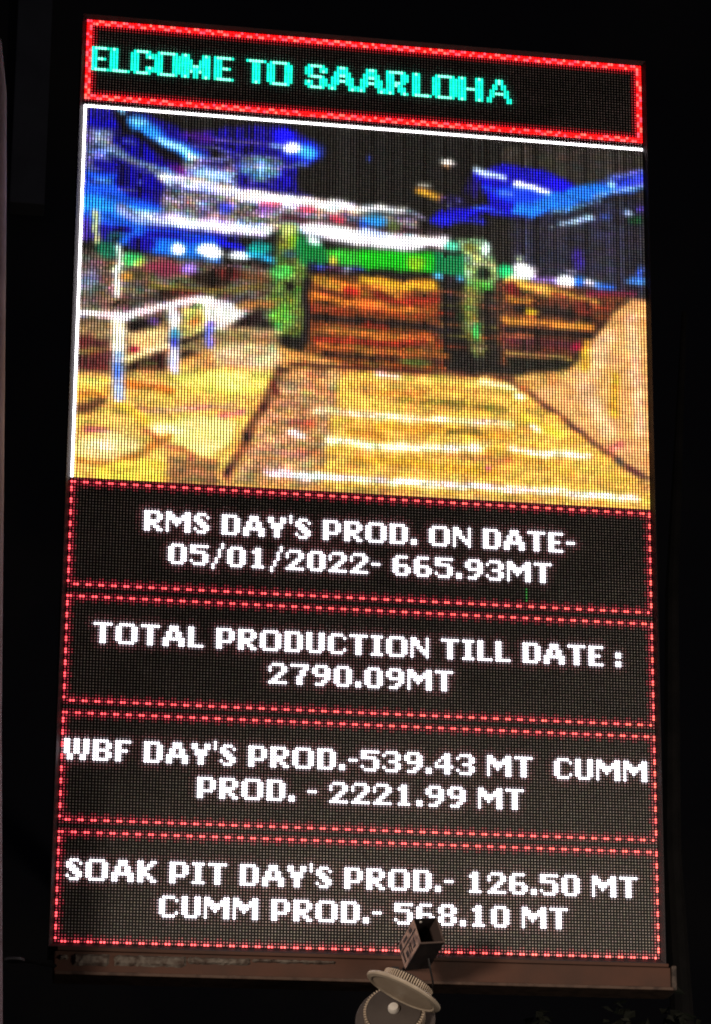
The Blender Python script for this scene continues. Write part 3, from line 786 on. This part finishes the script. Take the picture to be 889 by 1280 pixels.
for line in ART.strip().splitlines():
    kind, pts, c, n_, s_ = line.split('|')
    pts = [tuple(float(q) for q in p.split(',')) for p in pts.split(';')]
    c = np.array([float(q) for q in c.split(',')]); n_ = float(n_); s_ = float(s_)
    X, Y = xx + wob_x, yy + wob_y
    if kind == 'E':
        (ex, ey), (rx, ry) = pts
        d = np.hypot((X - ex) / max(rx, .3), (Y - ey) / max(ry, .3))
        mk = np.clip((1.0 + s_ * 0.5 - d) / max(s_, .05), 0, 1)
    elif kind == 'S':
        d = np.full((PH, NX), 1e9)
        for (ax, ay), (bx, by) in zip(pts[:-1], pts[1:]):
            d = np.minimum(d, seg_dist(X, Y, ax, ay, bx, by))
        sf = max(0.9, 0.42 * s_)
        mk = np.clip((s_ / 2 + sf / 2 - d) / sf, 0, 1)
    else:
        ins = np.zeros((PH, NX), bool); d = np.full((PH, NX), 1e9)
        for i in range(len(pts)):
            (ax, ay), (bx, by) = pts[i], pts[(i + 1) % len(pts)]
            cr = ((ay > Y) != (by > Y)) & (X < (bx - ax) * (Y - ay) / ((by - ay) if by != ay else 1e-9) + ax)
            ins ^= cr
            d = np.minimum(d, seg_dist(X, Y, ax, ay, bx, by))
        sd = np.where(ins, d, -d)
        mk = np.clip(0.5 + sd / max(s_ * 1.2, .3), 0, 1)
    img = img * (1 - mk[..., None]) + c * mk[..., None]
    amp = amp * (1 - mk) + n_ * mk
kx = np.array([0.2, 0.6, 0.2])
img = np.apply_along_axis(lambda q: np.convolve(np.pad(q, 1, 'edge'), kx, 'valid'), 1, img)
img = np.apply_along_axis(lambda q: np.convolve(np.pad(q, 1, 'edge'), kx, 'valid'), 0, img)
amp *= 0.68
k = 1 + amp * (0.16 * nz_fine + 0.55 * nz_b[0])
img = img * np.clip(k, 0.15, 2.2)[..., None]
for ch in range(3):
    img[..., ch] *= np.clip(1 + amp * (0.08 * nz_c[ch] + 0.5 * nz_b[ch + 1]), 0.1, 2.2)
m_ = img.mean(axis=2, keepdims=True)
img = m_ + (img - m_) * 1.06
img = np.clip(img, 0, 255)
L = lin(img)
L = L * 1.5 * (1 + 1.6 * np.clip(L.min(axis=2, keepdims=True), 0, 1) + 0.5 * L.max(axis=2, keepdims=True) ** 2)
L = L * (1 + 0.35 * (MODG[(np.arange(PH) + 32) // 32][:, np.arange(NX) // 32] - 1))[..., None]
# columns of the dark parts glow unevenly
L *= (1 + 0.5 * np.where(img.mean(axis=2) < 60, 1, 0) * rng.normal(0, 1, NX)[None])[..., None].clip(0.2, 2)
frame = np.zeros((PH, NX), bool); frame[0] = True; frame[:, 0] = True
pic = obj('picture_area', bpy.data.meshes.new('picture_area'), board) if False else None
r2, c2 = np.mgrid[0:PH, 0:NX]
sel = frame
po = empty('picture_area'); po.parent = board
po['label'] = 'colourful picture of a steel yard with blue machines and a golden floor'
leds('white_outline', c2[sel], r2[sel] + 32, np.full((sel.sum(), 3), 7.0) * np.array([1, .95, 1]), po, sx=1.25, sz=1.25)
leds('picture_diodes', c2[~sel], r2[~sel] + 32, L[~sel], po, M_LIT, 'stuff', sx=0.92, sz=1.22)
used[32:166] = True

# ------------------------------------------------------------------ the rest of the place
Z = lambda p: Vector((p[0], p[1], p[2] + ZC))
VC, VR, VU = Vector((-0.13387, -0.96767, -0.21374)), Vector((0.99064, -0.13645, -0.0027)), Vector((-0.02655, -0.2121, 0.97689))

# steel arms that carry the board, behind it
m_dark = mat('dark_steel', (0.02, 0.02, 0.022), 0.6)
arm0 = None
for x, side in ((-0.35, 'left'), (0.35, 'right')):
    a = MB(); a.box((0, 2.3, 0), (0.06, 4.38, 0.06)); a.box((0, 4.47, 0), (0.2, 0.02, 0.2)); a.box((0, 0.12, 0), (0.16, 0.012, 0.16))
    o = a.build('wall_bracket', m_dark, None, bevel=0.002); o.location = (x, 0, ZC + 0.2)
    tag(o, 'dark steel arm behind the %s half of the display board' % side, 'bracket', 'arms behind the board')

# brown beam under the board
beam = empty('support_beam', (0, 0, ZC - 1.0))
tag(beam, 'long rusty brown metal beam under the LED display board', 'beam')
m_beam = mat('rusty_beam', (0.105, 0.045, 0.029), 0.85, noise=(9, (0.062, 0.034, 0.025), 0.4, 0.75), bump=(90, 0.3))
def rough_strip(x0, x1, z0, z1, y, depth, nx, jz, jy, seed, nz=4):
    r = random.Random(seed); vs, fs = [], []
    for i in range(nx + 1):
        for j in range(nz + 1):
            x = x0 + (x1 - x0) * i / nx; z = z0 + (z1 - z0) * j / nz
            ez = r.uniform(-jz, jz) if j in (0, nz) else r.uniform(-jz, jz) * 0.3
            ex = r.uniform(-jz, jz) * 0.8 if i in (0, nx) else 0
            vs.append((x + ex, y + (r.uniform(-jy, 0) if 0 < j < nz and 0 < i < nx else depth), z + ez))
    for i in range(nx):
        for j in range(nz):
            a = i * (nz + 1) + j
            fs.append((a, a + nz + 1, a + nz + 2, a + 1))
    return vs, fs
b = MB(); b.box((0.010, 0.028, 0.003), (1.168, 0.075, 0.040)); b.build('web', m_beam, beam, bevel=0.0025)
b = MB(); b.box((0.0105, 0.0255, 0.0265), (1.158, 0.078, 0.0065)); b.build('top_flange', m_beam, beam, bevel=0.0012)
b = MB(); b.box((0.012, 0.022, -0.0205), (1.17, 0.085, 0.0065)); b.build('bottom_flange', mat('flange_edge', (0.105, 0.06, 0.042), 0.7, noise=(40, (0.05, 0.026, 0.018), 0.45, 0.65), bump=(90, .4)), beam, bevel=0.0015)
b = MB(); b.box((0.600, 0.026, 0.002), (0.010, 0.080, 0.0485)); b.build('end_plate', mat('end_plate', (0.10, 0.07, 0.055), 0.7, noise=(60, (0.03, 0.02, 0.016), 0.4, 0.65), bump=(140, 1)), beam, bevel=0.0025)
m_pl = mat('old_mortar', (0.19, 0.16, 0.135), 0.95, noise=(60, (0.07, 0.045, 0.035), 0.40, 0.62), bump=(160, 1.0))
for i, (x0, x1, z0, z1) in enumerate(((-0.567, -0.548, 0.006, 0.016), (-0.541, -0.4715, -0.006, 0.0190), (-0.4655, -0.33, -0.004, 0.0188), (-0.33, -0.21, 0.003, 0.0185), (-0.21, -0.05, 0.010, 0.0175))):
    vs, fs = rough_strip(x0, x1, z0, z1, -0.0135, 0.006, max(4, int((x1 - x0) / 0.006)), 0.0017, 0.0035, 11 + i)
    b = MB(); b.add(vs, fs); o = b.build('mortar_patch', m_pl, beam, smooth=False)

# ---- the open box above the two round lamps
def frame_of(origin, zdir, xhint):
    z = zdir.normalized(); x = (xhint - z * xhint.dot(z)).normalized(); y = z.cross(x)
    return Matrix(((x.x, y.x, z.x, origin.x), (x.y, y.y, z.y, origin.y), (x.z, y.z, z.z, origin.z), (0, 0, 0, 1)))
bo = Z((0.0985, -0.185, -0.9600))
axis = (-VC * 0.78 + VR * -0.31 + VU * -0.54).normalized()     # from the mouth to the far end
bx_root = empty('open_box', bo)
tag(bx_root, 'small dark open-ended box with printed side, standing above the round lamps', 'box')
fm = frame_of(Vector((0, 0, 0)), axis, VR * 0.995 + VU * 0.06 - VC * 0.43)
WX, WY, LN, TH = 0.046, 0.054, 0.088, 0.0022
m_box = mat('box_dark', (0.012, 0.009, 0.010), 0.55, noise=(60, (0.022, 0.016, 0.016), 0.45, 0.7))  # dark box; shade of its underside and interior also put into this colour
m_boxl = mat('box_side_lit', (0.40, 0.26, 0.21), 0.8, noise=(60, (0.15, 0.095, 0.085), 0.42, 0.66))  # paler printed side, the light falling on it put into its colour
# local y points down (z x x); left wall is -x
def wall_(name, c, d, m):
    q = MB(); q.box((0, 0, 0), d); o = q.build(name, m, bx_root, bevel=0.0006)
    o.matrix_parent_inverse = Matrix.Identity(4); o.matrix_local = fm @ Matrix.Translation(c); return o
ysg = 1 if (fm.to_3x3() @ Vector((0, 1, 0))).dot(VU) < 0 else -1
wall_('top_wall', (0, -ysg * WY / 2, LN / 2), (WX + TH, TH, LN), m_box)
wall_('bottom_wall', (0, ysg * WY / 2, LN / 2), (WX + TH, TH, LN), m_box)
wall_('right_wall', (WX / 2, 0, LN / 2), (TH, WY - TH, LN), mat('box_inside', (0.05, 0.032, 0.028), 0.7))
side = wall_('printed_wall', (-WX / 2, 0, LN / 2), (TH, WY - TH, LN), m_boxl)
wall_('back_wall', (0, 0, LN - TH / 2), (WX - TH, WY - TH, TH), m_box)
rim = MB()
for cx_, cy_, dx_, dy_ in ((0, ysg * WY / 2, WX + 2 * TH, TH * 1.5), (WX / 2 + TH * .2, 0, TH * 1.6, WY - TH)):
    rim.box((cx_, cy_, -0.0008), (dx_, dy_, 0.0016))
o = rim.build('mouth_rim', mat('rim_worn', (0.11, 0.075, 0.065), 0.6), bx_root); o.matrix_local = fm
ink = MB()
xs = -WX / 2 - TH / 2 - 0.0004
ink.box((xs, -ysg * 0.006, LN * 0.48), (0.0006, 0.0035, LN * 0.95))
for zz, yy_, dz_, dy_ in ((0.020, 0.010, 0.004, 0.018), (0.026, 0.016, 0.009, 0.004), (0.038, 0.010, 0.004, 0.018), (0.046, 0.010, 0.0035, 0.016), (0.042, 0.004, 0.008, 0.004),
                          (0.060, 0.011, 0.010, 0.012), (0.076, 0.008, 0.006, 0.02), (0.022, -0.016, 0.012, 0.008), (0.052, -0.016, 0.02, 0.006), (0.078, -0.016, 0.012, 0.010)):
    ink.box((xs, ysg * yy_, zz), (0.0006, dy_, dz_))
o = ink.build('printed_marks', mat('ink', (0.025, 0.018, 0.018), 0.7), bx_root); o.matrix_local = fm
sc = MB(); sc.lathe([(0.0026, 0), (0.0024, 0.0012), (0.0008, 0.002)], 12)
o = sc.build('white_glint', mat('white_glint', (0.85, 0.8, 0.75), 0.3, 0.3), bx_root, smooth=True)  # pale dot added to stand for a white glint inside the mouth
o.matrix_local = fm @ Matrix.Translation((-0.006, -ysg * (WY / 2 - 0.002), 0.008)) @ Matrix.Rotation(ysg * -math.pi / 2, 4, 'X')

# ---- two round downlights
m_rim = mat('lamp_rim', (0.55, 0.46, 0.36), 0.55, noise=(35, (0.43, 0.35, 0.27), 0.4, 0.7))
m_diff = mat('lamp_diffuser', (0.62, 0.50, 0.38), 0.5, noise=(14, (0.54, 0.42, 0.31), 0.35, 0.7))
m_sink = mat('lamp_back', (0.055, 0.042, 0.037), 0.7, noise=(20, (0.07, 0.055, 0.047), 0.4, 0.7))
m_fin = mat('lamp_fin', (0.62, 0.50, 0.38), 0.5)
m_flb = mat('lamp_flange_back', (0.075, 0.06, 0.055), 0.6)
def downlight(name, origin, front, label, back_mat, SR, SL):
    """front points out of the light's face; local z = front"""
    root = empty(name, origin); tag(root, label, 'lamp', 'round downlights hung under the display')
    F = frame_of(Vector((0, 0, 0)), front, VR)
    def put(mb, nm, m, par=root, **k):
        o = mb.build(nm, m, par, **k)
        o.matrix_local = F if par is root else Matrix.Identity(4)
        return o
    R0 = 0.0745
    q = MB(); q.lathe([(R0 - .002, -0.0065), (R0, -0.005), (R0, -0.002), (R0 - .002, 0.0005), (R0 - 0.010, 0.0022), (R0 - 0.0135, 0.0006), (R0 - 0.0137, -0.0015)], 64)
    rim = put(q, 'rim', m_rim if back_mat is None else back_mat, smooth=True)
    q = MB(); q.lathe([(R0 - 0.0135, -0.001), (R0 - 0.0145, 0.0007), (0.03, 0.0016), (0.001, 0.0019)], 64); put(q, 'diffuser', m_diff, smooth=True)
    q = MB(); q.lathe([(SR, -0.0066), (SR, -SL), (SR - 0.0015, -SL - 0.0025), (0.002, -SL - 0.003)], 64); hs = put(q, 'heat_sink', m_sink, smooth=True)
    fin = None
    for k in range(60):
        a = 2 * math.pi * k / 60
        if fin is None:
            q = MB(); q.box((0, 0, 0), (0.0052, 0.0019, SL - 0.010)); fin = q.build('fin', m_fin, hs); o = fin
        else:
            o = fin.copy(); col.objects.link(o); o.parent = hs
        o.matrix_parent_inverse = Matrix.Identity(4)
        o.matrix_local = Matrix.Rotation(a, 4, 'Z') @ Matrix.Translation((SR + 0.0021, 0, -SL * 0.5 - 0.0045))
    return root, F, put
front1 = (VC * 0.235 + VR * -0.44 + VU * -0.86).normalized()
downlight('round_downlight', Z((0.0525, -0.175, -1.0760)), front1, 'round downlight with pale rim and tan face tilted below the open box', None, 0.044, 0.026)
back2 = (VC * 0.80 + VU * 0.55 + VR * -0.08).normalized()
c2 = Z((0.0530, -0.075, -1.1080))
root2, F2, put2 = downlight('round_downlight', c2, -back2, 'round downlight seen from its dark finned back, with a white knob, lower one', m_flb, 0.052, 0.036)
q = MB(); q.lathe([(0.0105, -0.0392), (0.0108, -0.045), (0.0085, -0.0495), (0.001, -0.051)], 24)
put2(q, 'knob', mat('knob', (0.75, 0.70, 0.64), 0.4), smooth=True)

# cables and the thin bracket that hold box and lamps to the beam
b = MB()
e0 = bo + axis * 0.088
b.tube([Z((0.1005, -0.150, -0.985)), Z((0.106, -0.14, -1.010)), Z((0.1165, -0.12, -1.043)), Z((0.119, -0.06, -1.075)), Z((0.085, -0.03, -1.09)), Z((0.06, -0.05, -1.10))], 0.0019, 8)
o = b.build('lamp_cable', mat('cable', (0.015, 0.013, 0.013), 0.5), None, smooth=True)
tag(o, 'thin black cable hanging from the open box down to the round lamps', 'cable')
b = MB()
b.box(e0 - Vector((0, -0.045, 0.004)), (0.016, 0.09, 0.004)); b.box(Z((0.058, -0.03, -1.045)), (0.014, 0.003, 0.10)); b.box(Z((0.058, 0.0, -1.03)), (0.014, 0.06, 0.003))
o = b.build('lamp_bracket', m_dark, None)
tag(o, 'thin dark steel strap holding the lamps under the brown beam', 'bracket')

# ---- leaning post at the left edge, small cap beside the beam, post and shrub at the right
b = MB(); rr_ = 0.055
pts = [Z((-0.790, -0.35, 0.74)), Z((-0.786, -0.35, 0.70)), Z((-0.785, -0.35, 0.59)), Z((-0.7765, -0.35, 0.37)), Z((-0.765, -0.35, 0.0)), Z((-0.7455, -0.35, -0.64)), Z((-0.722, -0.35, -1.186)), (-0.61, -0.35, 0.0)]
b.tube(pts, [0.02, 0.042, rr_, rr_, rr_, rr_, rr_, rr_ * 1.15], 28)
o = b.build('leaning_post', mat('post_paint', (0.30, 0.22, 0.27), 0.7, noise=(6, (0.18, 0.12, 0.15), 0.4, 0.65)), None, smooth=True)
tag(o, 'round greyish purple post at the left edge beside the display board', 'post')
b = MB(); b.lathe([(0.018, -0.003), (0.019, 0.0), (0.018, 0.002), (0.002, 0.003)], 24, Matrix.Diagonal((1, 1, 1, 1)))
o = b.build('insulator_cap', mat('cap', (0.05, 0.05, 0.065), 0.6), None, smooth=True); o.location = Z((-0.6467, -0.05, -1.006)); 
tag(o, 'small dull oval cap left of the brown beam end', 'cap')
b = MB(); b.tube([(0, 0.0, 0), (0.03, 0.01, 0), (0.085, 0.05, 0.0)], 0.004, 8)
ob = b.build('rod', mat('black_rod', (0.006, 0.006, 0.007), 1.0, spec=0.1), o)

m_bark = mat('bark', (0.016, 0.013, 0.013), 0.9, noise=(14, (0.006, 0.005, 0.005), 0.4, 0.62), bump=(40, 1))
tr = empty('tree', (0.78, 0.55, 0)); tag(tr, 'dim slender tree behind the right edge of the display board', 'tree')
b = MB(); b.tube([(0, 0, 0), (-0.02, 0, 1.2), (0.0, 0.02, 2.4), (-0.035, 0, 2.9), (-0.05, 0, 3.3), (-0.03, 0.03, 3.9), (0.03, 0.1, 4.6)], [0.05, 0.042, 0.034, 0.026, 0.02, 0.015, 0.006], 10)
b.build('trunk', m_bark, tr, smooth=True)
m_leaf = mat('leaf', (0.045, 0.046, 0.034), 0.6, noise=(18, (0.015, 0.02, 0.012), 0.4, 0.65))
def leaf(b, p, s, r):
    d = Vector((r.uniform(-1, 1), r.uniform(-1, 1), r.uniform(-.8, .6))).normalized()
    a = d.orthogonal().normalized(); n = d.cross(a)
    w = s * 0.32
    b.add([p, p + d * s * .45 + a * w + n * s * .06, p + d * s, p + d * s * .45 - a * w + n * s * .06], [(0, 1, 2), (0, 2, 3)])
r = random.Random(3)
sh = empty('shrub', (0.55, 0.35, 0)); tag(sh, 'dim leafy shrub in the dark below the right end of the beam', 'shrub')
b = MB()
for k in range(5):
    a = k * 1.3
    b.tube([(0, 0, 0), (0.05 * math.cos(a), 0.05 * math.sin(a), 1.2), (0.16 * math.cos(a), 0.1 * math.sin(a), 2.2), (0.22 * math.cos(a), 0.15 * math.sin(a), 2.8)], [0.014, 0.011, 0.007, 0.003], 6)
b.build('stems', m_bark, sh)
b = MB()
for k in range(900):
    x = r.uniform(-0.26, 0.30)
    topz = 2.86 + 0.05 * math.sin(x * 17) + 0.05 * math.sin(x * 41 + 1) + 0.03 - 0.9 * max(0, -x - 0.17)
    z = topz - abs(r.gauss(0, 0.28))
    leaf(b, Vector((x, r.gauss(0.05, .09), z)), r.uniform(.02, .045), r)
b.build('foliage', m_leaf, sh)
